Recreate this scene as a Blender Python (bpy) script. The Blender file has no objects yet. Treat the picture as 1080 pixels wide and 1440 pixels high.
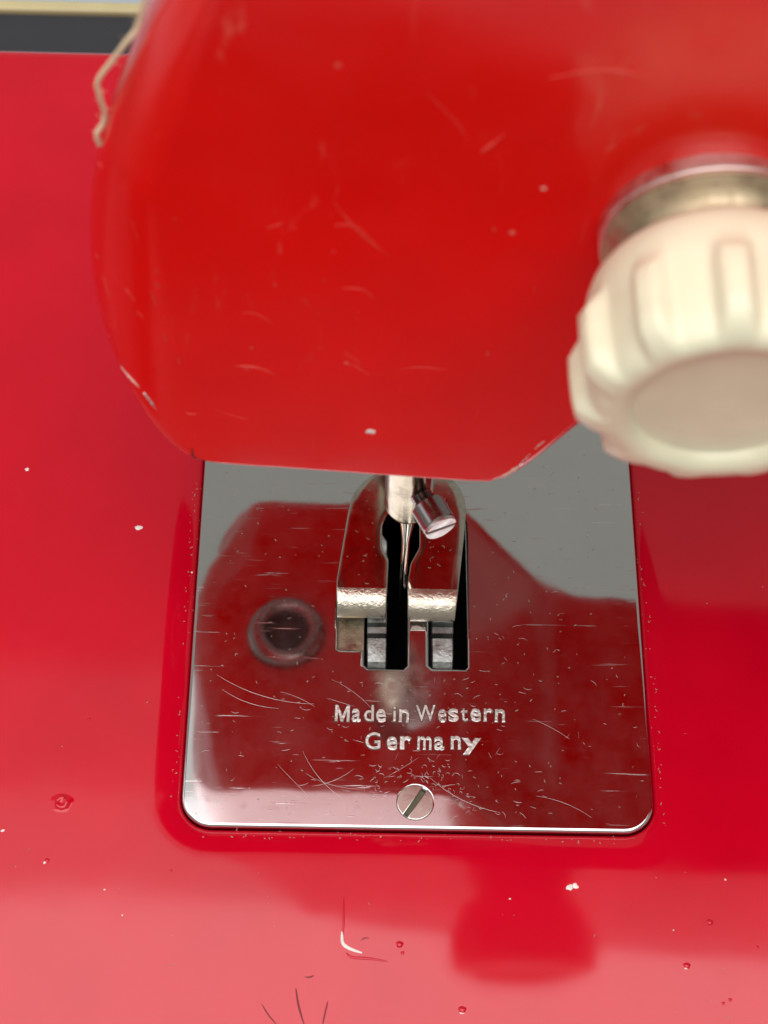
import bpy, bmesh, math, random
from mathutils import Vector, Matrix

random.seed(7)
S = 0.001                       # every dimension below is written in millimetres
scn = bpy.context.scene
col = scn.collection

# ------------------------------------------------------------------ camera
CAM = Vector((-8.7257, -73.80, 212.0957))
PITCH, YAW, ROLL = math.radians(60.574), math.radians(1.940), math.radians(2.765)
def cam_axes():
    cp, sp = math.cos(PITCH), math.sin(PITCH)
    fw = Vector((math.sin(YAW)*cp, math.cos(YAW)*cp, -sp))
    r0 = Vector((math.cos(YAW), -math.sin(YAW), 0)); u0 = r0.cross(fw)
    c, s = math.cos(ROLL), math.sin(ROLL)
    return c*r0 + s*u0, -s*r0 + c*u0, fw
r_, u_, f_ = cam_axes()
cd = bpy.data.cameras.new('camera'); cam = bpy.data.objects.new('camera', cd); col.objects.link(cam)
M = Matrix((r_, u_, -f_)).transposed().to_4x4(); M.translation = CAM*S
cam.matrix_world = M
cd.sensor_fit = 'VERTICAL'; cd.sensor_height = 36; cd.sensor_width = 27
cd.lens = 36*2470/1440
cd.clip_start = 0.005; cd.clip_end = 20
cd.dof.use_dof = True
cd.dof.focus_distance = (Vector((0, 26, 9))-CAM).dot(f_)*S
cd.dof.aperture_fstop = 36
scn.camera = cam

# ------------------------------------------------------------------ light of the room
w = bpy.data.worlds.new('World'); scn.world = w; w.use_nodes = True
bg = w.node_tree.nodes['Background']
bg.inputs[0].default_value = (0.97, 1.0, 0.90, 1); bg.inputs[1].default_value = 0.35
def area(name, loc, size, size_y, radiance, color, target):
    l = bpy.data.lights.new(name, 'AREA'); l.shape = 'RECTANGLE'; l.size = size; l.size_y = size_y
    l.energy = radiance*math.pi*size*size_y; l.color = color
    o = bpy.data.objects.new(name, l); col.objects.link(o); o.location = loc
    o.rotation_euler = (Vector(target)-Vector(loc)).to_track_quat('-Z', 'Y').to_euler()
    return o
area('ceiling_lamp', (-0.10, -0.40, 1.35), 1.7, 1.60, 3.6, (1.0, 0.975, 0.98), (-0.10, -0.40, 0))
area('ceiling_fade_near', (-0.12, 0.455, 1.36), 1.6, 0.10, 1.3, (1.0, 0.98, 0.98), (-0.12, 0.455, 0))  # added dim strip, not a real lamp: first step of the ceiling's fading reflection
area('ceiling_fade_far', (-0.15, 0.575, 1.37), 1.5, 0.13, 0.50, (1.0, 0.98, 0.98), (-0.15, 0.575, 0))  # added, fainter still: last step of the ceiling glow fading out in the bed
area('window_light', (-1.3, 0.1, 0.9), 0.9, 0.8, 1.2, (0.86, 0.92, 1.0), (0, 0.03, 0.05))

scn.view_settings.view_transform = 'Standard'; scn.view_settings.look = 'None'
scn.view_settings.exposure = 0.0; scn.view_settings.gamma = 1.0
scn.cycles.max_bounces = 12; scn.cycles.glossy_bounces = 8
scn.cycles.sample_clamp_indirect = 8

# ------------------------------------------------------------------ materials
def new_mat(name):
    m = bpy.data.materials.new(name); m.use_nodes = True
    nt = m.node_tree; b = nt.nodes['Principled BSDF']
    return m, nt, b
def N(nt, t, **kw):
    n = nt.nodes.new(t)
    for k, v in kw.items(): setattr(n, k, v)
    return n
def coords(nt, scale=(1, 1, 1), rot=(0, 0, 0), kind='Object'):
    tc = N(nt, 'ShaderNodeTexCoord'); mp = N(nt, 'ShaderNodeMapping')
    mp.inputs['Scale'].default_value = scale; mp.inputs['Rotation'].default_value = rot
    nt.links.new(tc.outputs[kind], mp.inputs[0]); return mp.outputs[0]
def noise(nt, vec, scale, detail=3, rough=0.5, dist=0.0):
    n = N(nt, 'ShaderNodeTexNoise'); n.inputs['Scale'].default_value = scale
    n.inputs['Detail'].default_value = detail; n.inputs['Roughness'].default_value = rough
    n.inputs['Distortion'].default_value = dist
    nt.links.new(vec, n.inputs['Vector']); return n.outputs['Fac']
def ramp(nt, fac, stops):
    r = N(nt, 'ShaderNodeValToRGB'); nt.links.new(fac, r.inputs[0])
    e = r.color_ramp.elements
    while len(e) < len(stops): e.new(0.5)
    for el, (p, c) in zip(e, stops):
        el.position = p; el.color = c if len(c) == 4 else (*c, 1)
    return r.outputs[0]
def g(v): return (v, v, v, 1)
def mixc(nt, fac, a, b):
    m = N(nt, 'ShaderNodeMix'); m.data_type = 'RGBA'
    if hasattr(fac, 'is_output'): nt.links.new(fac, m.inputs[0])
    else: m.inputs[0].default_value = fac
    for v, i in ((a, 6), (b, 7)):
        if hasattr(v, 'is_output'): nt.links.new(v, m.inputs[i])
        else: m.inputs[i].default_value = (*v, 1) if len(v) == 3 else v
    return m.outputs[2]
def bump(nt, b, h, strength, dist):
    n = N(nt, 'ShaderNodeBump'); n.inputs['Strength'].default_value = strength; n.inputs['Distance'].default_value = dist
    nt.links.new(h, n.inputs['Height']); nt.links.new(n.outputs[0], b.inputs['Normal']); return n

def red_paint(name, base, rough, scuff=0.0, wave=0.10):
    m, nt, b = new_mat(name)
    v = coords(nt)
    mott = noise(nt, v, 60, 4)
    c = mixc(nt, ramp(nt, mott, [(0.3, g(0)), (0.7, g(1))]), base, tuple(x*1.12+0.0006 for x in base))
    # pale rubbed patches and short scuffs
    if scuff:
        sv = coords(nt, (1, 1, 0.35), (0.2, 0.5, 0.15))
        s1 = ramp(nt, noise(nt, sv, 190, 5, 0.65, 1.6), [(0.60, g(0)), (0.74, g(1))])
        s2 = ramp(nt, noise(nt, v, 45, 2), [(0.48, g(0)), (0.66, g(1))])
        mm = N(nt, 'ShaderNodeMath', operation='MULTIPLY'); nt.links.new(s1, mm.inputs[0]); nt.links.new(s2, mm.inputs[1])
        m2 = N(nt, 'ShaderNodeMath', operation='MULTIPLY'); nt.links.new(mm.outputs[0], m2.inputs[0]); m2.inputs[1].default_value = scuff
        c = mixc(nt, m2.outputs[0], c, (0.66, 0.20, 0.13))
        vo = N(nt, 'ShaderNodeTexVoronoi'); vo.inputs['Scale'].default_value = 210; nt.links.new(v, vo.inputs['Vector'])
        sp = ramp(nt, vo.outputs['Distance'], [(0.035, g(1)), (0.075, g(0))])
        sel = N(nt, 'ShaderNodeSeparateColor'); nt.links.new(vo.outputs['Color'], sel.inputs[0])
        pk = ramp(nt, sel.outputs[0], [(0.55, g(0)), (0.9, g(0.55))])
        m3 = N(nt, 'ShaderNodeMath', operation='MULTIPLY'); nt.links.new(sp, m3.inputs[0]); nt.links.new(pk, m3.inputs[1])
        c = mixc(nt, m3.outputs[0], c, (0.60, 0.30, 0.22))
        hv = coords(nt, (1, 1, 0.06), (0.1, 0.9, 0.3))
        hl = ramp(nt, noise(nt, hv, 1500, 2, 0.5, 0.3), [(0.70, g(0)), (0.80, g(0.16))])
        c = mixc(nt, hl, c, (0.62, 0.16, 0.11))
    nt.links.new(c, b.inputs['Base Color'])
    rr = ramp(nt, noise(nt, v, 130, 5, 0.6), [(0.3, g(rough*0.8)), (0.75, g(rough*1.35))])
    nt.links.new(rr, b.inputs['Roughness'])
    b.inputs['IOR'].default_value = 1.48
    # very slight ripple of brushed-on enamel plus fine orange peel
    h1 = noise(nt, v, 38, 2); h2 = noise(nt, v, 900, 2)
    ad = N(nt, 'ShaderNodeMath', operation='MULTIPLY_ADD'); nt.links.new(h2, ad.inputs[0]); ad.inputs[1].default_value = 0.012; nt.links.new(h1, ad.inputs[2])
    bump(nt, b, ad.outputs[0], wave, 0.001)
    return m

def metal(name, base, rough, bump_scale=None, bump_s=0.2, bump_d=0.0002, rvar=0.4, dirt=0.0, stretch=(1, 1, 1)):
    m, nt, b = new_mat(name); b.inputs['Metallic'].default_value = 1
    v = coords(nt, stretch)
    n1 = noise(nt, v, 500, 5, 0.6)
    c = mixc(nt, ramp(nt, n1, [(0.35, g(0)), (0.7, g(1))]), tuple(x*0.88 for x in base), base)
    if dirt:
        d = ramp(nt, noise(nt, v, 330, 5, 0.7), [(0.5, g(0)), (0.72, g(dirt))])
        c = mixc(nt, d, c, (0.10, 0.075, 0.045))
    nt.links.new(c, b.inputs['Base Color'])
    nt.links.new(ramp(nt, n1, [(0.3, g(rough*(1-rvar))), (0.75, g(rough*(1+rvar)))]), b.inputs['Roughness'])
    if bump_scale: bump(nt, b, noise(nt, v, bump_scale, 4, 0.6), bump_s, bump_d)
    return m
def simple(name, base, rough, sub=0.0, spec=0.5, nscale=None, ns=0.2):
    m, nt, b = new_mat(name)
    v = coords(nt)
    c = mixc(nt, noise(nt, v, nscale or 200, 4), tuple(x*0.85 for x in base), tuple(min(1, x*1.12) for x in base))
    nt.links.new(c, b.inputs['Base Color']); b.inputs['Roughness'].default_value = rough
    b.inputs['Specular IOR Level'].default_value = spec
    if sub:
        b.inputs['Subsurface Weight'].default_value = sub; b.inputs['Subsurface Radius'].default_value = (1, .7, .4); b.inputs['Subsurface Scale'].default_value = 0.0015
    if nscale: bump(nt, b, noise(nt, v, nscale, 4), ns, 0.0003)
    return m

RED = (0.45, 0.0006, 0.0125)
M_BED = red_paint('bed_enamel', RED, 0.075, 0.0, 0.05)
M_HEAD = red_paint('head_enamel', (0.64, 0.0044, 0.0014), 0.19, 0.5, 0.16)
M_PLATE = None
def plate_mat():
    m, nt, b = new_mat('polished_steel_plate'); b.inputs['Metallic'].default_value = 1
    v = coords(nt); vs = coords(nt, (0.06, 1, 1)); vd = coords(nt, (0.05, 1, 1), (0, 0, 0.7)); ve = coords(nt, (0.05, 1, 1), (0, 0, -0.9))
    fog = noise(nt, v, 90, 5, 0.65)
    line = ramp(nt, noise(nt, vs, 3800, 2, 0.5), [(0.68, g(0)), (0.86, g(1))])
    l2 = ramp(nt, noise(nt, vd, 1700, 3, 0.6, 0.4), [(0.67, g(0)), (0.76, g(1))])
    l3 = ramp(nt, noise(nt, ve, 1700, 3, 0.6, 0.4), [(0.68, g(0)), (0.77, g(1))])
    mx = N(nt, 'ShaderNodeMath', operation='MAXIMUM'); nt.links.new(l2, mx.inputs[0]); nt.links.new(l3, mx.inputs[1])
    mh = N(nt, 'ShaderNodeMath', operation='MULTIPLY'); nt.links.new(line, mh.inputs[0]); mh.inputs[1].default_value = 0.5
    m2 = N(nt, 'ShaderNodeMath', operation='MAXIMUM'); nt.links.new(mx.outputs[0], m2.inputs[0]); nt.links.new(mh.outputs[0], m2.inputs[1])
    c = mixc(nt, fog, (0.57, 0.54, 0.545), (0.65, 0.63, 0.635))
    nt.links.new(c, b.inputs['Base Color'])
    r = ramp(nt, fog, [(0.35, g(0.03)), (0.75, g(0.075))])
    ra = N(nt, 'ShaderNodeMath', operation='MULTIPLY_ADD'); nt.links.new(m2.outputs[0], ra.inputs[0]); ra.inputs[1].default_value = 0.30; nt.links.new(r, ra.inputs[2])
    # rubbed dull where the cloth runs, in front of the foot
    tc = N(nt, 'ShaderNodeTexCoord'); ds = N(nt, 'ShaderNodeVectorMath', operation='DISTANCE'); nt.links.new(tc.outputs['Object'], ds.inputs[0]); ds.inputs[1].default_value = (-0.001, 0.0205, 0)
    rub0 = ramp(nt, ds.outputs['Value'], [(0.0020, g(1)), (0.0085, g(0))])
    rub1 = ramp(nt, noise(nt, v, 420, 5, 0.7), [(0.30, g(0.35)), (0.65, g(1))])
    rub = N(nt, 'ShaderNodeMath', operation='MULTIPLY'); nt.links.new(rub0, rub.inputs[0]); nt.links.new(rub1, rub.inputs[1])
    rb = N(nt, 'ShaderNodeMath', operation='MULTIPLY_ADD'); nt.links.new(rub.outputs[0], rb.inputs[0]); rb.inputs[1].default_value = 0.24; nt.links.new(ra.outputs[0], rb.inputs[2])
    nt.links.new(rb.outputs[0], b.inputs['Roughness'])
    wv = N(nt, 'ShaderNodeMath', operation='MULTIPLY_ADD'); nt.links.new(noise(nt, v, 85, 2), wv.inputs[0]); wv.inputs[1].default_value = 6.0; nt.links.new(m2.outputs[0], wv.inputs[2])
    bump(nt, b, wv.outputs[0], 0.10, 0.00005)
    haze = N(nt, 'ShaderNodeBsdfPrincipled'); haze.inputs['Metallic'].default_value = 1; haze.inputs['Roughness'].default_value = 0.55
    haze.inputs['Base Color'].default_value = (0.60, 0.56, 0.54, 1)
    fz = ramp(nt, noise(nt, v, 140, 6, 0.7), [(0.35, g(0.0)), (0.8, g(0.05))])
    fa = N(nt, 'ShaderNodeMath', operation='MULTIPLY_ADD'); nt.links.new(m2.outputs[0], fa.inputs[0]); fa.inputs[1].default_value = 0.22; nt.links.new(fz, fa.inputs[2])
    mxs = N(nt, 'ShaderNodeMixShader'); nt.links.new(fa.outputs[0], mxs.inputs[0]); nt.links.new(b.outputs[0], mxs.inputs[1]); nt.links.new(haze.outputs[0], mxs.inputs[2])
    nt.links.new(mxs.outputs[0], nt.nodes['Material Output'].inputs[0])
    return m
M_PLATE = plate_mat()
M_FOOT = metal('plated_foot', (0.54, 0.48, 0.41), 0.12, 700, 0.05, 0.0001, dirt=0.45)
M_FOOTR = metal('worn_foot_toe', (0.66, 0.59, 0.49), 0.20, 2600, 0.75, 0.00016)
M_EDGE = metal('bright_edge', (0.75, 0.73, 0.69), 0.28, 900, 0.1, 0.0001)
M_LEDGE = metal('dull_ledge', (0.40, 0.35, 0.25), 0.42, 900, 0.4, 0.0002, dirt=0.6)
M_DOG = metal('feed_dog_steel', (0.36, 0.38, 0.37), 0.48, 900, 0.5, 0.0002, dirt=0.8)
M_BAR = metal('needle_bar_steel', (0.44, 0.39, 0.29), 0.22, 400, 0.2, 0.0001, dirt=0.6)
M_SCREW = metal('clamp_screw_steel', (0.30, 0.265, 0.26), 0.25, 600, 0.08, 0.0001)
M_SCREWF = metal('screw_face_steel', (0.66, 0.63, 0.61), 0.40)
M_PSCREW = metal('plate_screw_steel', (0.60, 0.61, 0.55), 0.20, 500, 0.12, 0.0001)
M_NEEDLE = metal('needle_steel', (0.72, 0.69, 0.62), 0.12)
M_LETTER = metal('letter_steel', (0.70, 0.66, 0.62), 0.40, 2600, 0.9, 0.00015)
M_SCR = metal('scratch_steel', (0.46, 0.38, 0.37), 0.40)
M_COLLAR = metal('collar_steel', (0.74, 0.67, 0.62), 0.38)
M_DARK = simple('gap_black', (0.012, 0.010, 0.008), 0.55)  # darkness inside the cavity and the seam, put into the colour
M_GROOVE = metal('letter_groove', (0.10, 0.075, 0.065), 0.5)
M_BORE = simple('brown_bore', (0.07, 0.045, 0.035), 0.4)
M_SLOT = simple('slot_brown', (0.09, 0.075, 0.04), 0.6)  # dark brown floor disc under the plate screw's slot
M_CREAM = simple('cream_plastic', (0.70, 0.66, 0.475), 0.36, 0.06)
M_CREAM2 = metal('brass_washer', (0.50, 0.41, 0.27), 0.55, 300, 0.05, 0.0001, dirt=0.3)
M_CHIP = simple('bare_primer', (0.72, 0.66, 0.62), 0.5, nscale=900)
M_CHIPM = simple('bare_casting', (0.60, 0.36, 0.30), 0.45, nscale=900)
M_BLIST = red_paint('blister_enamel', RED, 0.08, 0.0, 0.2)
M_SCUFF = simple('rubbed_enamel', (0.64, 0.040, 0.024), 0.45)
M_DKRED = simple('scratched_red', (0.16, 0.004, 0.005), 0.4)
M_LINT = simple('lint_fibre', (0.38, 0.29, 0.22), 0.8)
M_DUST = simple('dust', (0.50, 0.33, 0.20), 0.9)
M_THREAD = simple('cotton_thread', (0.70, 0.54, 0.36), 0.85, nscale=2500)
M_MAT = simple('dark_grey_mat', (0.020, 0.020, 0.024), 0.7)
M_TRIM = simple('cream_trim', (0.50, 0.42, 0.22), 0.45, nscale=150)
M_TABLE = simple('table_top', (0.33, 0.38, 0.42), 0.5, nscale=60)
M_BOSS = metal('dull_button', (0.40, 0.31, 0.28), 0.30, 300, 0.1, 0.0002)

# ------------------------------------------------------------------ helpers
def link(o, parent=None):
    col.objects.link(o)
    if parent is not None: o.parent = parent
    return o
def mesh_obj(name, verts, faces, mat, parent=None, smooth=True, angle=35, mats=None, fm=None):
    me = bpy.data.meshes.new(name)
    me.from_pydata([Vector(v)*S for v in verts], [], faces)
    bm = bmesh.new(); bm.from_mesh(me)
    bmesh.ops.remove_doubles(bm, verts=bm.verts, dist=1e-8)
    bmesh.ops.recalc_face_normals(bm, faces=bm.faces)
    bm.to_mesh(me); bm.free()
    return finish(name, me, mat, parent, smooth, angle, mats, fm)
def finish(name, me, mat, parent, smooth=True, angle=35, mats=None, fm=None):
    for m in (mats or [mat]): me.materials.append(m)
    if fm:
        for p in me.polygons: p.material_index = fm(p)
    if smooth:
        me.polygons.foreach_set('use_smooth', [True]*len(me.polygons))
        me.set_sharp_from_angle(angle=math.radians(angle))
    me.update()
    return link(bpy.data.objects.new(name, me), parent)
def curve_mesh(polys, extrude, bevel, z=0.0, res=3, offset=None):
    """closed 2-D outlines (first is the outside, the rest are holes) to a bevelled slab; mm"""
    cu = bpy.data.curves.new('outline', 'CURVE'); cu.dimensions = '2D'; cu.fill_mode = 'BOTH'
    cu.extrude = extrude*S; cu.bevel_depth = bevel*S; cu.bevel_resolution = res
    cu.offset = -bevel*S if offset is None else offset*S
    for pl in polys:
        sp = cu.splines.new('POLY'); sp.points.add(len(pl)-1)
        for p, c in zip(sp.points, pl): p.co = (c[0]*S, c[1]*S, 0, 1)
        sp.use_cyclic_u = True
    ob = bpy.data.objects.new('outline', cu); col.objects.link(ob)
    bpy.context.view_layer.update()
    me = bpy.data.meshes.new_from_object(ob.evaluated_get(bpy.context.evaluated_depsgraph_get()))
    bpy.data.objects.remove(ob); bpy.data.curves.remove(cu)
    for v in me.vertices: v.co.z += z*S
    return me
def rrect(x0, y0, x1, y1, r, n=8):
    pts = []
    for cx, cy, a in ((x1-r, y1-r, 0), (x0+r, y1-r, 90), (x0+r, y0+r, 180), (x1-r, y0+r, 270)):
        for k in range(n+1):
            t = math.radians(a+90*k/n); pts.append((cx+r*math.cos(t), cy+r*math.sin(t)))
    return pts
def circ(x, y, r, n=40): return [(x+r*math.cos(2*math.pi*k/n), y+r*math.sin(2*math.pi*k/n)) for k in range(n)]
def loft(rings, closed=True, cap0=False, cap1=False):
    n = len(rings[0]); v = [p for r in rings for p in r]; f = []
    for i in range(len(rings)-1):
        for k in range(n if closed else n-1):
            a, b = i*n+k, i*n+(k+1) % n; f.append((a, b, b+n, a+n))
    if cap0: f.append(tuple(range(n))[::-1])
    if cap1: f.append(tuple((len(rings)-1)*n+k for k in range(n)))
    return v, f
def lathe(profile, origin, axis, n=64, cap0=True, cap1=True, rfun=None):
    """profile [(r, t)] turned round axis through origin"""
    ax = Vector(axis).normalized(); ref = Vector((0, 0, 1)) if abs(ax.z) < .9 else Vector((1, 0, 0))
    e1 = ref.cross(ax).normalized(); e2 = ax.cross(e1); o = Vector(origin); rings = []
    for j, (r, t) in enumerate(profile):
        ring = []
        for k in range(n):
            a = 2*math.pi*k/n; rr = rfun(r, t, a, j) if rfun else r
            ring.append(o+ax*t+e1*(rr*math.cos(a))+e2*(rr*math.sin(a)))
        rings.append(ring)
    return loft(rings, True, cap0, cap1)
def tube(pts, rad, n=6):
    pts = [Vector(p) for p in pts]; rings = []
    up = Vector((0.3, 0.2, 1)).normalized()
    for i, p in enumerate(pts):
        d = (pts[min(i+1, len(pts)-1)]-pts[max(i-1, 0)]).normalized()
        a = d.cross(up).normalized(); b = d.cross(a); r = rad[i] if isinstance(rad, (list, tuple)) else rad
        rings.append([p+a*(r*math.cos(2*math.pi*k/n))+b*(r*math.sin(2*math.pi*k/n)) for k in range(n)])
    return loft(rings, True, True, True)
def join(parts):
    V, F = [], []
    for v, f in parts:
        o = len(V); V += list(v); F += [tuple(i+o for i in q) for q in f]
    return V, F
def box(x0, x1, y0, y1, z0, z1):
    v = [(x, y, z) for z in (z0, z1) for y in (y0, y1) for x in (x0, x1)]
    return v, [(0, 2, 3, 1), (4, 5, 7, 6), (0, 1, 5, 4), (2, 6, 7, 3), (0, 4, 6, 2), (1, 3, 7, 5)]
def tag(o, label=None, cat=None, kind=None, group=None):
    if label: o['label'] = label
    if cat: o['category'] = cat
    if kind: o['kind'] = kind
    if group: o['group'] = group
    return o
def smooth_path(pts, n=8):
    pts = [Vector(p) for p in pts]; out = []
    for i in range(len(pts)-1):
        p0, p1, p2, p3 = pts[max(i-1, 0)], pts[i], pts[i+1], pts[min(i+2, len(pts)-1)]
        for k in range(n):
            t = k/n; out.append(0.5*((2*p1)+(p2-p0)*t+(2*p0-5*p1+4*p2-p3)*t*t+(3*p1-p0-3*p2+p3)*t**3))
    out.append(pts[-1]); return out

# ------------------------------------------------------------------ setting: table and mat
TZ = -40.0
tag(mesh_obj('table', *box(-420, 520, -700, 620, TZ-25, TZ-1.5), M_TABLE, smooth=False), kind='structure')
mat_v, mat_f = [], []
mat = tag(finish('table_mat', curve_mesh([rrect(-300, -160, 420, 178.2, 4)], 0.6, 0.15, TZ-0.75), M_MAT, None),
          'dark grey mat under the sewing machine with a cream border strip behind', 'mat')
trim = finish('border_strip', curve_mesh([rrect(-300, 178.3, 420, 180.9, 0.8)], 0.9, 0.5, TZ-0.3), M_TRIM, mat)

# ------------------------------------------------------------------ the sewing machine
machine = bpy.data.objects.new('sewing_machine', None); col.objects.link(machine)
machine.location = (0, 0, TZ*S)
tag(machine, 'glossy red enamelled sewing machine with polished needle plate and cream tension knob', 'sewing machine')
machine.empty_display_size = 0.02
OFF = Vector((0, 0, -TZ*S))
def under(o):                    # keep the world place while parenting to the empty on the mat
    o.parent = machine; o.location = OFF; return o

# bed: dished lip round the plate opening, long flat top, rounded outer edge
PX0, PX1, PY0, PY1, PR = -30.0, 30.0, 0.0, 80.0, 4.0
def prect(o, n=10): return rrect(PX0-o, PY0-o, PX1+o, PY1+o, PR+o, n)
rings = []
for o, z in ((0.14, -9), (0.14, -1.1), (0.30, -0.80), (0.65, -0.58), (1.25, -0.40), (2.0, -0.22), (2.7, -0.10), (3.3, -0.03), (3.9, 0), (5.0, 0), (9, 0)):
    rings.append([(x, y, z) for x, y in prect(o)])
BX0, BX1, BY0, BY1 = -150, 190, -118, 131.6
for o, z in ((3.0, 0), (1.8, -0.20), (0.9, -0.85), (0.25, -1.9), (0, -3.0), (0, -38.5), (1.5, -40)):
    rings.append([(x, y, z) for x, y in rrect(BX0+o, BY0+o, BX1-o, BY1-o, 12-o, 10)])
bed = under(mesh_obj('machine_bed', *loft(rings), M_BED, None, True, 60))
# plain box whose near-black colour stands in for the dark under the plate
cav = under(mesh_obj('hook_cavity', *(lambda V, F: (V, F[1:] if False else [q for q in F if q != (4, 5, 7, 6)]))(*box(-22, 22, 12, 66, -34, -1.55)), M_DARK, None, False))

# needle plate with its windows
WL = (-7.1, -1.45); WR = (1.45, 6.55); WF = 22.1; WB = 46.0
left_win = [(WL[0], WF+0.5), (WL[0]+0.5, WF), (WL[1]-0.5, WF), (WL[1], WF+0.5), (WL[1], 36), (0.7, 38), (0.7, WB), (WL[0], WB), (WL[0], 31.5), (-10.65, 31.5), (-10.65, 24.9), (-10.3, 24.75), (WL[0]-0.35, 24.75), (WL[0], 24.5)]
right_win = [(WR[0], WF+0.6), (WR[0]+0.5, WF+0.12), (WR[1]-0.3, WF+0.12), (WR[1], WF+0.4), (WR[1]-0.05, 40), (WR[1]-0.1, 44), (5.2, 49), (WR[0]+0.1, 49)]
pm = curve_mesh([prect(0), left_win, right_win, circ(-0.36, 3.6, 1.98, 48)], 0.55, 0.45, -1.0, 4)
plate = finish('needle_plate', pm, M_PLATE, None, True, 50)
plate.parent = machine; plate.location = OFF
# recessed ledge seen in the step of the left window
ledge = finish('window_ledge', curve_mesh([rrect(-11.6, 23.6, -7.15, 32.5, 0.3, 2)], 0.3, 0.08, -1.1), M_LEDGE, plate)
# plate screw
def slotted(r, wd, ang, bevel, ext, cx, cy, z):
    polys = []
    for s in (0, math.pi):
        t0 = math.asin(wd/2/r); pts = []
        for k in range(25):
            a = t0+(math.pi-2*t0)*k/24+s+ang; pts.append((cx+r*math.cos(a), cy+r*math.sin(a)))
        polys.append(pts)
    return curve_mesh(polys, ext, bevel, z)
ps = finish('plate_screw', slotted(2.36, 0.60, math.radians(56), 0.12, 0.30, -0.36, 3.6, -0.36), M_PSCREW, plate, True, 40)
mesh_obj('screw_slot', *lathe([(1.9, -1.2), (1.9, -0.45)], (-0.36, 3.6, 0), (0, 0, 1), 40), M_SLOT, plate)

# stamped lettering, one mesh for each letter
def glyph(ch):
    if ch == 'M':                # drawn as an outline of its own
        w_, st, h_ = 0.80, 0.15, 0.70
        o_ = [(0, 0), (st, 0), (st, 0.44), (w_/2-0.06, 0.0), (w_/2+0.06, 0.0), (w_-st, 0.44), (w_-st, 0), (w_, 0), (w_, h_), (w_-st*1.05, h_), (w_/2, 0.24), (st*1.05, h_), (0, h_)]
        me = curve_mesh([o_], 0.006, 0.028, 0, 1, 0.0)
        for v in me.vertices: v.co /= S
        return me
    cu = bpy.data.curves.new('glyph', 'FONT'); cu.body = ch; cu.size = 1.0; cu.offset = 0.008; cu.extrude = 0.006; cu.bevel_depth = 0.032; cu.bevel_resolution = 1
    cu.resolution_u = 6
    ob = bpy.data.objects.new('glyph', cu); col.objects.link(ob); bpy.context.view_layer.update()
    me = bpy.data.meshes.new_from_object(ob.evaluated_get(bpy.context.evaluated_depsgraph_get()))
    bpy.data.objects.remove(ob); bpy.data.curves.remove(cu); return me
def pix(x, y, z=0.0):            # measured place on the plate, in mm
    d = f_+r_*((x-540)/2470)-u_*((y-720)/2470); t = (z-CAM.z)/d.z; return CAM+d*t
LINES = [(1014, 'MadeinWestern', [(470, 492), (493.5, 508), (511, 526.5), (528, 543.5), (552, 557.5), (560, 576), (584, 614), (615, 628.5), (630.5, 645.5), (647, 658.5), (660.5, 677), (679.5, 693.5), (695, 711)]),
         (1053, 'Germany', [(513, 536), (543, 559.5), (562, 579), (586, 607.5), (609.5, 625.5), (633, 649), (648.5, 678)])]
meas = glyph('H'); caph = max(v.co.y for v in meas.vertices)
for by, txt, xs in LINES:
    for i, (ch, (xa, xb)) in enumerate(zip(txt, xs)):
        me = glyph(ch); vx = [v.co.x for v in me.vertices]; x0, x1 = min(vx), max(vx)
        A, B = pix(xa, by), pix(xb, by)
        sx = (B.x-A.x)/(x1-x0); sy = 2.32/caph
        if ch in 'aenrsm': sy *= 1.10
        jy = random.uniform(-0.06, 0.06); rot = random.uniform(-0.03, 0.03)
        for v in me.vertices:
            x, y = (v.co.x-x0)*sx, v.co.y*sy
            v.co = Vector((A.x+x-rot*y, A.y+jy+y+rot*x, 0.012+v.co.z*2.6))*S
        me.update()
        finish('letter', me, None, plate, True, 30, [M_LETTER, M_GROOVE], lambda p: 0 if abs(p.normal.z) > 0.95 else 1)

# scratches worn into the plate: hair-thin burrs
def strip(pts, wd, z):
    v, f = [], []
    for i, p in enumerate(pts):
        q = pts[min(i+1, len(pts)-1)]-pts[max(i-1, 0)]; n = Vector((-q.y, q.x, 0)).normalized()
        ww = wd*math.sin(math.pi*(i+0.35)/(len(pts)-0.3))*0.5+0.006
        v += [(p.x-n.x*ww, p.y-n.y*ww, z), (p.x+n.x*ww*0.1, p.y+n.y*ww*0.1, z+ww*0.35), (p.x+n.x*ww, p.y+n.y*ww, z)]
    for i in range(len(pts)-1):
        a = 3*i; f += [(a, a+1, a+4, a+3), (a+1, a+2, a+5, a+4)]
    return v, f
def on_plate(x, y):
    if -11.4 < x < 7 and y > 21.6: return False
    if (x+0.36)**2+(y-3.6)**2 < 2.7**2: return False
    return -29 < x < 29 and 1.2 < y < 70
parts = []
def scr(x, y, a, ln, bend, wd):
    pts = []
    for k in range(9):
        t = k/8-0.5; aa = a+bend*t
        pts.append(Vector((x+ln*t*math.cos(aa), y+ln*t*math.sin(aa), 0)))
    if all(on_plate(p.x, p.y) for p in pts): parts.append(strip(pts, wd, 0.006))
for _ in range(170):
    x = random.gauss(0, 15); y = abs(random.gauss(6, 14)); scr(x, y, random.choice((random.uniform(-.3, .3), random.uniform(0, 3.14))), random.uniform(0.3, 1.3), random.uniform(-.9, .9), random.uniform(.012, .032))
for _ in range(70):              # worn ring of marks round the screw
    a = random.uniform(0, 6.28); r = random.uniform(2.9, 6.2); scr(-0.36+r*math.cos(a)*1.3, 3.6+abs(r*math.sin(a)), random.uniform(0, 3.14), random.uniform(.25, .9), random.uniform(-2, 2), random.uniform(.02, .05))
for _ in range(9): scr(random.uniform(-22, 22), random.uniform(2, 20), random.uniform(-.9, .9), random.uniform(3, 8), random.uniform(-.3, .3), 0.016)
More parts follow.
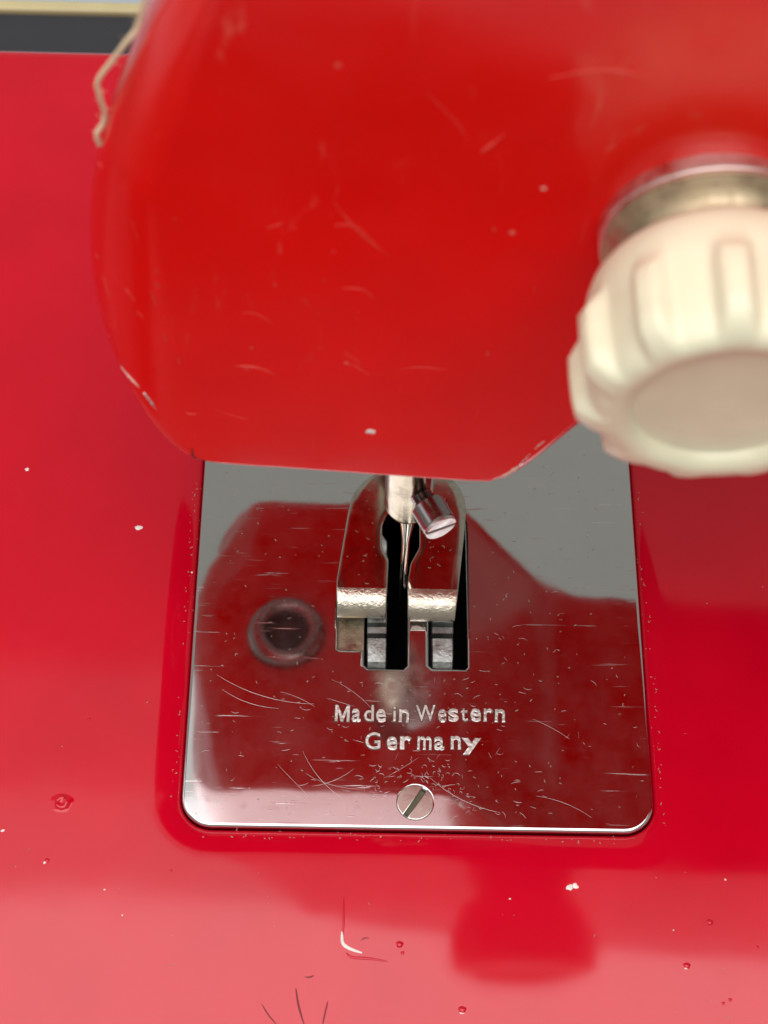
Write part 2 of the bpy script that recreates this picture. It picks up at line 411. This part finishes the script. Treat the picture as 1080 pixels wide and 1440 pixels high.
for p, q in (((300, 958), (440, 1000)), ((310, 975), (390, 1002)), ((420, 1060), (480, 1130)), ((600, 1100), (700, 1150)), ((790, 1165), (850, 1115)), ((440, 1110), (500, 1085))):
    a, b = pix(*p), pix(*q); d = b-a; m = (a+b)/2; scr(m.x, m.y, math.atan2(d.y, d.x), d.length, 0.3, 0.03)
tag(mesh_obj('scratch', *join(parts), M_SCR, plate, False), kind='stuff')

# feed dogs
def feed_dog(x0, x1, yoff):
    pr = [(22.5, -9), (22.5, -2.6), (22.8, -1.7), (23.5, -1.05), (24.6, -0.72), (26.3, -0.55), (26.6, -0.50), (26.85, -1.7), (27.15, -1.6), (27.3, -0.25), (28.2, -0.20), (28.5, -1.3), (28.9, -0.3)]
    y = 29.0
    while y < 43: y += 1.5; pr += [(y-0.2, -0.1), (y, -0.8)]
    pr += [(44.5, -0.4), (44.5, -9)]
    rings = []
    for x, ins in ((x0, 0.14), (x0+0.14, 0), (x1-0.14, 0), (x1, 0.14)):
        rings.append([(x, y+yoff+(ins if i < 4 else 0), z-ins) for i, (y, z) in enumerate(pr)])
    return loft(rings, True, True, True)
for x0, x1, yo in ((-6.75, -4.15, 0.0), (1.9, 4.75, 0.15)):
    under(mesh_obj('feed_dog', *feed_dog(x0, x1, yo), M_DOG, None, True, 25))

# presser foot: plated sheet sole with two toes rolled down in front
def lerp_tab(tab, y):
    if y <= tab[0][0]: return tab[0][1]
    for (a, va), (b, vb) in zip(tab, tab[1:]):
        if y <= b: return va+(vb-va)*(y-a)/(b-a)
    return tab[-1][1]
FL = [(28, -10.75), (31, -10.95), (33, -10.98), (43.4, -9.65), (45.5, -9.25), (47, -8.6), (48.5, -7.4), (49.6, -6.0), (50.4, -5.2), (56, -5.2)]
FR = [(28, 4.75), (31, 5.1), (33, 5.3), (40, 6.1), (44, 6.45), (46, 6.25), (47.3, 5.75), (48.5, 5.0), (49.6, 4.0), (50.4, 2.8), (56, 2.4)]
SL = [(28, -4.40), (33, -4.15), (36.3, -4.05), (37.5, -4.75), (38.3, -5.0), (41.5, -4.95), (43.2, -4.3), (44.5, -3.2), (44.8, -2.4)]
SR = [(28, -1.45), (33, -1.55), (35.9, -1.15), (36.9, -0.65), (38.3, 0.05), (41.5, 0.05), (43.0, -0.4), (44.5, -1.6), (44.8, -2.4)]
ZT, RR = 4.0, 3.2
prof = []
ys = [31.9+0.35*k for k in range(int((56-31.9)/0.35)+1)]
for y in reversed(ys): prof.append((y, ZT))
for k in range(1, 13):
    t = math.radians(82*k/12); prof.append((31.9-RR*math.sin(t), ZT-RR*(1-math.cos(t))))
def toe(lt, rt, slant):
    rings = []
    for y, z in prof:
        a, b = lerp_tab(lt, y), lerp_tab(rt, y)
        if y > 44.75 and lt is FL: b = -2.4
        if y > 44.75 and rt is FR: a = -2.4
        sh = slant if y < 33 else slant*max(0, (40-y)/7)
        rings.append([(a+(b-a)*k/6, y+sh, z) for k in range(7)])
    return loft(rings, False)
V, F = join([toe(FL, SL, 0.0), toe(SR, FR, -0.35)])
foot = under(mesh_obj('presser_foot', V, F, None, None, True, 50, [M_FOOT, M_FOOTR], lambda p: 1 if p.center.y < 0.0319 and p.center.z < 0.0041 else 0))
# normals up, then sheet thickness downwards with softened edges
for p in foot.data.polygons:
    pass
up = sum(p.normal.z*p.area for p in foot.data.polygons)
if up < 0: foot.data.flip_normals()
md = foot.modifiers.new('thickness', 'SOLIDIFY'); md.thickness = 0.95*S; md.offset = -1
mb = foot.modifiers.new('edge', 'BEVEL'); mb.width = 0.16*S; mb.segments = 2; mb.limit_method = 'ANGLE'; mb.angle_limit = math.radians(50)
# shank and presser bar behind the needle
shv = [(x, y, z) for x, y in rrect(-7.5, 45.6, 3.6, 51.5, 1.6, 4) for z in (0,)]
rings = [[(x, y, 3.3) for x, y in rrect(-5.0, 54.0, 2.2, 59, 1.6, 4)], [(x, y, 6) for x, y in rrect(-5.0, 54.4, 1.0, 59, 1.5, 4)], [(x, y, 12) for x, y in rrect(-5.0, 54.8, 0.8, 59.2, 1.5, 4)], [(x, y, 24) for x, y in rrect(-5.0, 54.8, 0.8, 59.2, 1.5, 4)]]
mesh_obj('foot_shank', *loft(rings, True, True, True), M_BAR, foot)
under(mesh_obj('presser_bar', *lathe([(2.9, 18), (3.1, 18.3), (3.1, 50.6)], (-2.2, 57.0, 0), (0, 0, 1), 40), M_BAR))

# needle bar, needle and clamp screw
NX, NY = -2.15, 34.0
nb = under(mesh_obj('needle_bar', *lathe([(0.5, 21.6), (1.9, 21.7), (2.4, 22.1), (2.88, 23.2), (2.95, 23.6), (2.95, 51)], (NX, NY, 0), (0, 0, 1), 56), M_BAR, None, True, 30))
mesh_obj('needle', *lathe([(0.06, -5.5), (0.3, -3.5), (0.48, -0.5), (0.52, 14), (0.98, 19), (1.0, 22)], (NX+0.05, NY, 0), (0, 0, 1), 24), M_NEEDLE, nb)
SD = Vector((0.47, -0.883, 0)).normalized(); SO = Vector((NX, NY, 29.6))
prof2 = [(1.25, 2.2)]
t = 2.2
while t < 4.5: prof2 += [(1.35, t+0.12), (1.05, t+0.3)]; t += 0.38
sc = mesh_obj('clamp_screw', *join([lathe(prof2, SO, SD, 32), lathe([(1.2, 4.3), (1.9, 4.35), (2.08, 4.55), (2.08, 7.4), (1.95, 7.55)], SO, SD, 48)]), M_SCREW, nb, True, 30)
# slotted end face: two bright half discs on the end of the screw
sm = slotted(2.02, 0.50, math.radians(-10), 0.08, 0.16, 0, 0, 0.20)
e3 = SD; e1 = Vector((0, 0, 1)).cross(e3).normalized(); e2 = e3.cross(e1)
for v in sm.vertices:
    x, y, z = v.co/S; v.co = (SO+e3*(7.55+z)+e1*x+e2*y)*S
finish('screw_face', sm, M_SCREWF, nb, True, 35)

# head and arm: front outline, front edges rounded over (widely at the left end)
outl = [(-26.2, 49.2), (8.2, 47.7), (24.6, 78.0), (27.0, 81.2), (31, 82), (200, 82), (200, 158), (60, 156), (20, 146), (0, 142), (-9, 136), (-18, 123), (-26.2, 108), (-30.2, 97), (-33.2, 87), (-34.8, 79), (-35.8, 71), (-35.6, 66), (-34.2, 61.6), (-31.5, 56.6), (-29.2, 52.8), (-27.8, 50.2)]
dense = []
for i in range(len(outl)):
    a, b = Vector(outl[i]), Vector(outl[(i+1) % len(outl)]); n = max(1, int((b-a).length/2.2))
    for k in range(n): dense.append(a+(b-a)*k/n)
for _ in range(4):               # ease the corners
    dense = [d if (abs(d.x-200) < 1 or (i in ())) else (dense[i-1]+d*4+dense[(i+1) % len(dense)])/6 for i, d in enumerate(dense)]
def flat_in(p):                  # where the flat of the front face ends, and how deep the rounding runs
    x, z = p.x, p.y
    fx, fz, ry = x, z, 1.3
    if z < 52.5 and x > -26.5: fz = z+0.9; ry = 1.0
    if x > 6 and z < 84: fx = x-1.5; fz = max(fz, z+0.6); ry = 2.2
    if x > 26 and z < 100: fx = x; fz = z+2.2; ry = 3
    if z > 130: fz = z-5; ry = 8
    if x < -18 and z < 130:
        tx = -26.4+(0 if z < 92 else (z-92)*0.30); fx = max(x, tx); u = min(1, (fx-x)/9.4)
        kk = min(1, max(0, (z-52)/24)); kk = kk*kk*(3-2*kk)
        ry = 0.9+10.2*((1-math.sqrt(1-u*u))*(1-kk)+min(1, u*1.05)*kk)
        if z < 52: fz = z+0.8
    return Vector((fx, fz)), ry
fl = [flat_in(p) for p in dense]
D = 52.5
def sheared(x, y, z): return (x, y+(z-50)*0.035-(x+9)*0.034, z)
rings = []
NR = 10
for j in range(NR+1):
    t = math.radians(90*j/NR); ring = []
    for p, (fp, ry) in zip(dense, fl):
        q = fp+(p-fp)*math.sin(t); ring.append(sheared(q.x, 22.9+ry*(1-math.cos(t)), q.y))
    rings.append(ring)
for yb, ins in ((40, 0), (46, 0), (52, 0), (58, 0), (64, 0), (69, 0), (22.9+D-2, 0), (22.9+D-0.6, 0.6), (22.9+D, 2)):
    cxm = Vector((60, 95)); ring = []
    for p in dense:
        q = p+(cxm-p).normalized()*ins
        if q.x < -10: q.x = min(-9.5, q.x+max(0, min(12, (q.y-62)*0.5))*max(0, (yb-36)/39)**0.8)
        if q.x < -24 and q.y < 74: q.x += (max(q.x, -26-(q.y-50)*0.44)-q.x)*max(0, (yb-40)/35)**1.5   # the end rounds off towards the back
        if q.x < -27 and 50 < q.y < 66 and 33 < yb < 70:
            q.x += (min(q.x, max(-35.4, -30-(q.y-50)*1.35))-q.x)*math.sqrt(math.sin(math.pi*(yb-33)/37))
        ring.append(sheared(q.x, yb, q.y))
    rings.append(ring)
head = under(mesh_obj('machine_head', *loft(rings, True, True, True), M_HEAD, None, True, 40))
# triangulate the big caps cleanly is left to Blender; pillar outside the frame carries the arm
prs = []
for z, o in ((-0.6, -6), (1.5, -2.5), (6, 0), (84, 0)): prs.append([(x, y, z) for x, y in rrect(150-o, 22-o*0.8, 186+o, 70+o*0.8, 8, 6)])
under(mesh_obj('machine_pillar', *loft(prs, True, True, True), M_HEAD, None, True, 50))
# round button under the head, seen mirrored in the plate
under(mesh_obj('underside_button', *lathe([(6.4, 0.6), (6.4, -1.5), (6.1, -2.6), (5.2, -3.4), (4.4, -3.6), (3.7, -3.1), (3.2, -1.8), (3.0, -0.8)], (-19.5, 50, 50), (0, 0, 1), 48), M_BOSS, None, True, 60))
mesh_obj('button_bore', *lathe([(3.0, -0.6), (3.1, -1.2), (1.2, -1.9)], (-19.5, 50, 50), (0, 0, 1), 32), M_BORE, bpy.data.objects['underside_button'])

# tension knob on the front of the head
KX, KZ = 21.9, 91.1
KY = sheared(KX, 22.9, KZ)[1]
kn = under(mesh_obj('tension_knob', *(lambda: None)() or lathe(
    [(6.5, 5.2), (9.3, 5.3), (10.2, 5.7), (10.8, 6.5), (11.2, 7.6), (11.4, 8.8), (11.5, 9.8), (11.5, 10.8), (11.5, 12), (11.5, 14), (11.4, 16), (11.2, 17.4), (10.8, 18.4), (10.2, 18.95), (9.3, 19.05), (8.5, 18.9), (8.1, 18.4), (7.9, 17.9), (6.0, 17.75), (3, 17.7)],
    (KX, KY, KZ), (0, -1, 0), 240,
    rfun=lambda r, t, a, j: r+(lambda k: k*1.5*(lambda c: c*c*(3-2*c))(min(1.0, max(0.0, (math.cos(11*a+0.25)+.25)/1.15))))(min(1, max(0, (t-9.9)/2.0))**.8*(1 if t < 17.5 else max(0, (19.3-t)/1.8)) if (j <= 14 and r > 9) else 0)), M_CREAM, None, True, 60))
mesh_obj('knob_washer', *lathe([(9.0, 1.5), (9.6, 1.6), (9.7, 2.0), (9.2, 2.4), (8.4, 2.9), (8.0, 3.8), (8.0, 5.6)], (KX, KY, KZ), (0, -1, 0), 72), M_CREAM2, kn)
mesh_obj('knob_collar', *lathe([(9.7, -1.5), (9.75, 0.9), (9.55, 1.0), (9.5, 1.15), (9.75, 1.3), (9.75, 1.6), (9.4, 1.7)], (KX, KY, KZ), (0, -1, 0), 72), M_COLLAR, kn)

# ------------------------------------------------------------------ marks in the paint
def fleck(x, y, w_, h_, rot, seed, hgt=0.05, z=0.0):
    rnd = random.Random(seed); n = 14; c = pix(x, y)
    ring0, ring1 = [], []
    for k in range(n):
        a = 2*math.pi*k/n; rr = 1+rnd.uniform(-.22, .22); px, py = w_*rr*math.cos(a), h_*rr*math.sin(a)
        qx, qy = px*math.cos(rot)-py*math.sin(rot), px*math.sin(rot)+py*math.cos(rot)
        ring0.append((c.x+qx, c.y+qy, z-0.01)); ring1.append((c.x+qx*.8, c.y+qy*.8, z+hgt))
    return loft([ring0, ring1], True, False, True)
chips = [(195, 742, .52, .36, .1), (801, 1248, .46, .38, .5), (809, 1246, .40, .36, -.6), (38, 660, .30, .26, 0), (270, 805, .14, .14, 0), (63, 1213, .22, .14, .6), (147, 1251, .13, .1, 0), (998, 1299, .26, .22, 0), (966, 1361, .34, .16, .3), (650, 1424, .34, .18, .2), (1020, 1237, .15, .12, 0), (717, 1264, .16, .1, 0), (172, 1287, .10, .1, 0), (947, 1308, .12, .1, 0), (565, 1328, .2, .14, .4), (4, 1168, .26, .16, .3)]
for i, (x, y, a, b, r) in enumerate(chips):
    mesh_obj('paint_chip', *fleck(x, y, a, b, r, i), M_CHIP, bed, True, 50)
def blister(x, y, r, h, n=24):
    c = pix(x, y); rings = []
    for k, (rr, z) in enumerate(((1.5, -0.01), (1.2, .3), (.8, .75), (.45, .97), (.15, 1.0)) if r < .6 else ((1.9, -0.01), (1.35, 0.10), (1.05, 0.62), (0.8, 1.0), (0.55, 0.72), (0.28, 0.35))):
        rings.append([(c.x+r*rr*(1+.12*math.sin(3*a+k)+.08*math.sin(5*a))*math.cos(a), c.y+r*rr*(1+.1*math.cos(2*a+k))*math.sin(a), z*h+(-0.008 if k == 0 else 0)) for a in [2*math.pi*q/n for q in range(n)]])
    return loft(rings, True, False, True)
for x, y, r, h in ((87, 1129, .78, .42), (562, 1328, .32, .2), (566, 1340, .16, .1), (998, 1297, .3, .2), (966, 1358, .3, .18), (650, 1420, .33, .2), (66, 1210, .22, .14), (1027, 1406, .16, .1), (1017, 1411, .15, .1), (1065, 1332, .16, .1), (125, 1012, .14, .1), (240, 1224, .12, .08)):
    mesh_obj('paint_blister', *blister(x, y, r, h), M_BLIST, bed, True, 80)
def ridge(pxs, rad):
    pts = smooth_path([pix(*p) for p in pxs], 6); n = len(pts)
    v, f = tube(pts, [rad*(0.35+0.65*math.sin(math.pi*(i+.5)/n)) for i in range(n)], 8)
    return [(p[0], p[1], p[2]*0.55) for p in v], f
for k, (pp, rad, m) in enumerate(((((483, 1262), (483, 1300), (481, 1318)), .14, M_BLIST), (((481, 1310), (482, 1326), (492, 1334), (509, 1340)), .24, M_CHIP), (((487, 1340), (495, 1346), (520, 1348), (545, 1352)), .18, M_BLIST),
        (((416, 1390), (420, 1415), (428, 1442)), .13, M_DKRED), (((461, 1408), (457, 1425), (453, 1445)), .10, M_DKRED), (((368, 1412), (378, 1428), (392, 1444)), .09, M_DKRED), (((429, 1374), (436, 1374), (441, 1372)), .1, M_DKRED), (((508, 1323), (513, 1319), (519, 1320)), .08, M_DKRED))):
    mesh_obj('paint_run' if m is not M_CHIP else 'paint_chip', *ridge(pp, rad), m, bed, True, 80)
# chips on the head: one on the face, bare metal along the lower edges
def face_pt(x, y, dy=0.0):       # measured place on the flat front of the head
    d = f_+r_*((x-540)/2470)-u_*((y-720)/2470); P = CAM.copy(); t = (25-CAM.y)/d.y
    for _ in range(12):
        P = CAM+d*t; t += (sheared(P.x, 22.9, P.z)[1]+dy-P.y)/d.y
    return CAM+d*t
def face_fleck(x, y, a, b, seed, mat=M_CHIP, h=.05):
    rnd = random.Random(seed); c = face_pt(x, y); r0, r1 = [], []
    for k in range(12):
        t = 2*math.pi*k/12; rr = 1+rnd.uniform(-.25, .25); px, pz = a*rr*math.cos(t), b*rr*math.sin(t)
        for R0, kk, hh in ((r0, 1, -0.02), (r1, .8, h)):
            xx, zz = c.x+px*kk, c.z+pz*kk; R0.append((xx, sheared(xx, 22.9, zz)[1]-hh, zz))
    mesh_obj('paint_chip', *loft([r0, r1], True, False, True), mat, head, True, 50)
face_fleck(521, 607, .62, .46, 3)
face_fleck(765, 265, .26, .22, 4, M_CHIPM)
def at_y(x, y, Y):
    d = f_+r_*((x-540)/2470)-u_*((y-720)/2470); return CAM+d*((Y-CAM.y)/d.y)
from mathutils.bvhtree import BVHTree
_me = head.data
_bvh = BVHTree.FromPolygons([v.co/S for v in _me.vertices], [tuple(p.vertices) for p in _me.polygons])
def on_head(x, y):               # the spot of the head's skin at a measured place
    for k in range(40):
        xx = x+k*1.0*(1 if x < 540 else -1)
        d = (f_+r_*((xx-540)/2470)-u_*((y-720)/2470)).normalized()
        h = _bvh.ray_cast(CAM, d)
        if h[0] is not None and h[0].y < 60: return h[0]
    return None
def skin_mark(name, pxs, rad, mat, sub=5):
    ps_ = [on_head(*p) for p in pxs]
    pts = smooth_path([p for p in ps_ if p is not None], sub); n = len(pts); rr = random.Random(int(pxs[0][0]*7+pxs[0][1]))
    if n > 2: mesh_obj(name, *tube(pts, [rad*rr.uniform(.5, 1.2)*(0.2+0.8*math.sin(math.pi*(i+.5)/n)) for i in range(n)], 7), mat, head, True, 60)
skin_mark('paint_chip', [(702, 673), (712, 667), (722, 661), (733, 653)], .34, M_CHIPM)
skin_mark('paint_chip', [(729, 655), (738, 646), (745, 638)], .24, M_EDGE)
skin_mark('paint_chip', [(752, 632), (758, 626), (766, 620)], .12, M_CHIPM)
skin_mark('paint_chip', [(168, 515), (178, 525), (187, 535), (196, 545)], .2, M_CHIPM)
skin_mark('paint_chip', [(202, 552), (208, 559), (214, 567), (221, 577)], .26, M_EDGE)
skin_mark('cover_seam', [(270, 630), (271, 636), (272, 642), (275, 648)], .12, M_DARK)
for pxs, rad in (([(330, 515), (350, 515), (370, 519), (388, 528)], .13), ([(470, 285), (490, 310), (515, 335), (546, 360)], .10), ([(676, 214), (688, 206), (710, 188)], .20), ([(375, 320), (385, 318), (400, 312)], .08),
                 ([(470, 317), (500, 318), (530, 345)], .07), ([(340, 440), (360, 441), (384, 455)], .07), ([(260, 580), (268, 582), (277, 582)], .10), ([(176, 405), (182, 412), (190, 424)], .10), ([(192, 437), (198, 443), (203, 448)], .08),
                 ([(146, 392), (150, 405), (155, 420)], .07), ([(186, 310), (190, 325), (196, 345)], .06), ([(212, 408), (216, 418), (219, 430)], .10), ([(228, 465), (232, 475), (236, 482)], .10), ([(480, 405), (510, 407), (526, 420)], .06),
                 ([(490, 512), (500, 515), (520, 528)], .06), ([(300, 575), (330, 585), (350, 590)], .05), ([(560, 520), (590, 516), (630, 520)], .05), ([(600, 130), (640, 170), (660, 200)], .05), ([(770, 110), (850, 98), (910, 108)], .12), ([(150, 70), (160, 90), (165, 112)], .1)):
    skin_mark('scuff', pxs, rad, M_SCUFF)
rnd = random.Random(21)
for _ in range(15):              # specks of dust and tiny nicks, thickest on the worn left end
    x, y = (rnd.uniform(130, 260), rnd.uniform(60, 560)) if rnd.random() < .65 else (rnd.uniform(260, 820), rnd.uniform(20, 640))
    c = on_head(x, y)
    if c is None: continue
    r = rnd.uniform(.05, .16)
    skin_mark('paint_nick', [(x, y), (x+rnd.uniform(1, 4), y+rnd.uniform(2, 5)), (x+rnd.uniform(1, 5), y+rnd.uniform(5, 8))], r, M_SCUFF, 2)

# ------------------------------------------------------------------ thread over the head
path = [at_y(222, -60, 30), at_y(203, 0, 30), at_y(193, 38, 30), at_y(175, 62, 30), at_y(158, 85, 31), at_y(138, 113, 32), at_y(140, 135, 32), at_y(147, 160, 32), at_y(144, 175, 32), at_y(136, 188, 32), at_y(140, 204, 32)]
pts = smooth_path(path, 14)
strands = []
for s in (0, 1, 2):
    q = []; acc = 0
    for i, p in enumerate(pts):
        d = (pts[min(i+1, len(pts)-1)]-pts[max(i-1, 0)]).normalized(); a = d.cross(Vector((0, 1, 0.3))).normalized(); b = d.cross(a)
        if i: acc += (p-pts[i-1]).length
        an = acc*4.2+s*2*math.pi/3; q.append(p+a*(.13*math.cos(an))+b*(.13*math.sin(an)))
    strands.append(tube(q, .14, 8))
rnd = random.Random(5)
for _ in range(90):
    p = rnd.choice(pts); d = Vector((rnd.uniform(-1, 1), rnd.uniform(-.6, .6), rnd.uniform(-1, 1)))
    b = d.cross(Vector((1, 2, 3)))*rnd.uniform(-.25, .25); l = rnd.uniform(.35, 1.0)
    strands.append(tube([p, p+d*l*.4+b*.3, p+d*l*.7+b], .022, 3))
tag(mesh_obj('thread', *join(strands), M_THREAD), 'beige cotton thread end hanging down the left edge of the red head', 'thread')

# ------------------------------------------------------------------ lint and dust
parts = []
def fibre(x, y, z, ln, rad, curl, rnd):
    a = rnd.uniform(0, 6.28); p = Vector((x, y, z+rad)); pts = [p]
    for _ in range(6):
        a += curl*rnd.uniform(.3, 1.4); p = p+Vector((math.cos(a), math.sin(a), 0))*ln/6; p = Vector((p.x, p.y, z+rad+rnd.uniform(0, .05))); pts.append(p)
    parts.append(tube(pts, rad, 4))
rnd = random.Random(11)
n = 0
while n < 250:
    x, y = rnd.uniform(-28, 28), rnd.uniform(1.5, 62)
    if not on_plate(x, y): continue
    dens = .35+.65*math.exp(-((x-0)**2/160+(y-22)**2/260))
    if rnd.random() > dens: continue
    fibre(x, y, 0, rnd.uniform(.1, .42)*(2.0 if rnd.random() < .08 else 1), rnd.uniform(.015, .042), rnd.uniform(-.7, .7), rnd); n += 1
for _ in range(60):              # on the foot
    x, y = rnd.uniform(-9.6, 5.2), rnd.uniform(32.4, 47)
    if -5.6 < x < .6: continue
    fibre(x, y, ZT, rnd.uniform(.1, .6), rnd.uniform(.016, .036), rnd.uniform(-.7, .7), rnd)
for _ in range(230):             # in the lip round the plate
    o = rnd.uniform(.35, 1.4); ring = prect(o, 10); s = rnd.random()
    if s < .42: x, y = rnd.uniform(-30, 30), -o
    elif s < .75: x, y = -30-o, rnd.uniform(0, 52)
    else: x, y = 30+o, rnd.uniform(0, 50)
    z = -0.9+max(0, min(.65, (o-.45)*.72))
    fibre(x, y, z, rnd.uniform(.08, .42), rnd.uniform(.02, .05), rnd.uniform(-.8, .8), rnd)
for _ in range(45):              # scattered over the bed
    p = pix(rnd.uniform(0, 1080), rnd.uniform(700, 1440))
    if -33 < p.x < 33 and p.y > -3: continue
    fibre(p.x, p.y, 0, rnd.uniform(.1, .4), rnd.uniform(.02, .045), rnd.uniform(-.8, .8), rnd)
lint = tag(mesh_obj('lint', *join(parts), M_LINT, None, False), 'pale lint fibres and dust scattered over the needle plate and its rim', 'lint', 'stuff')
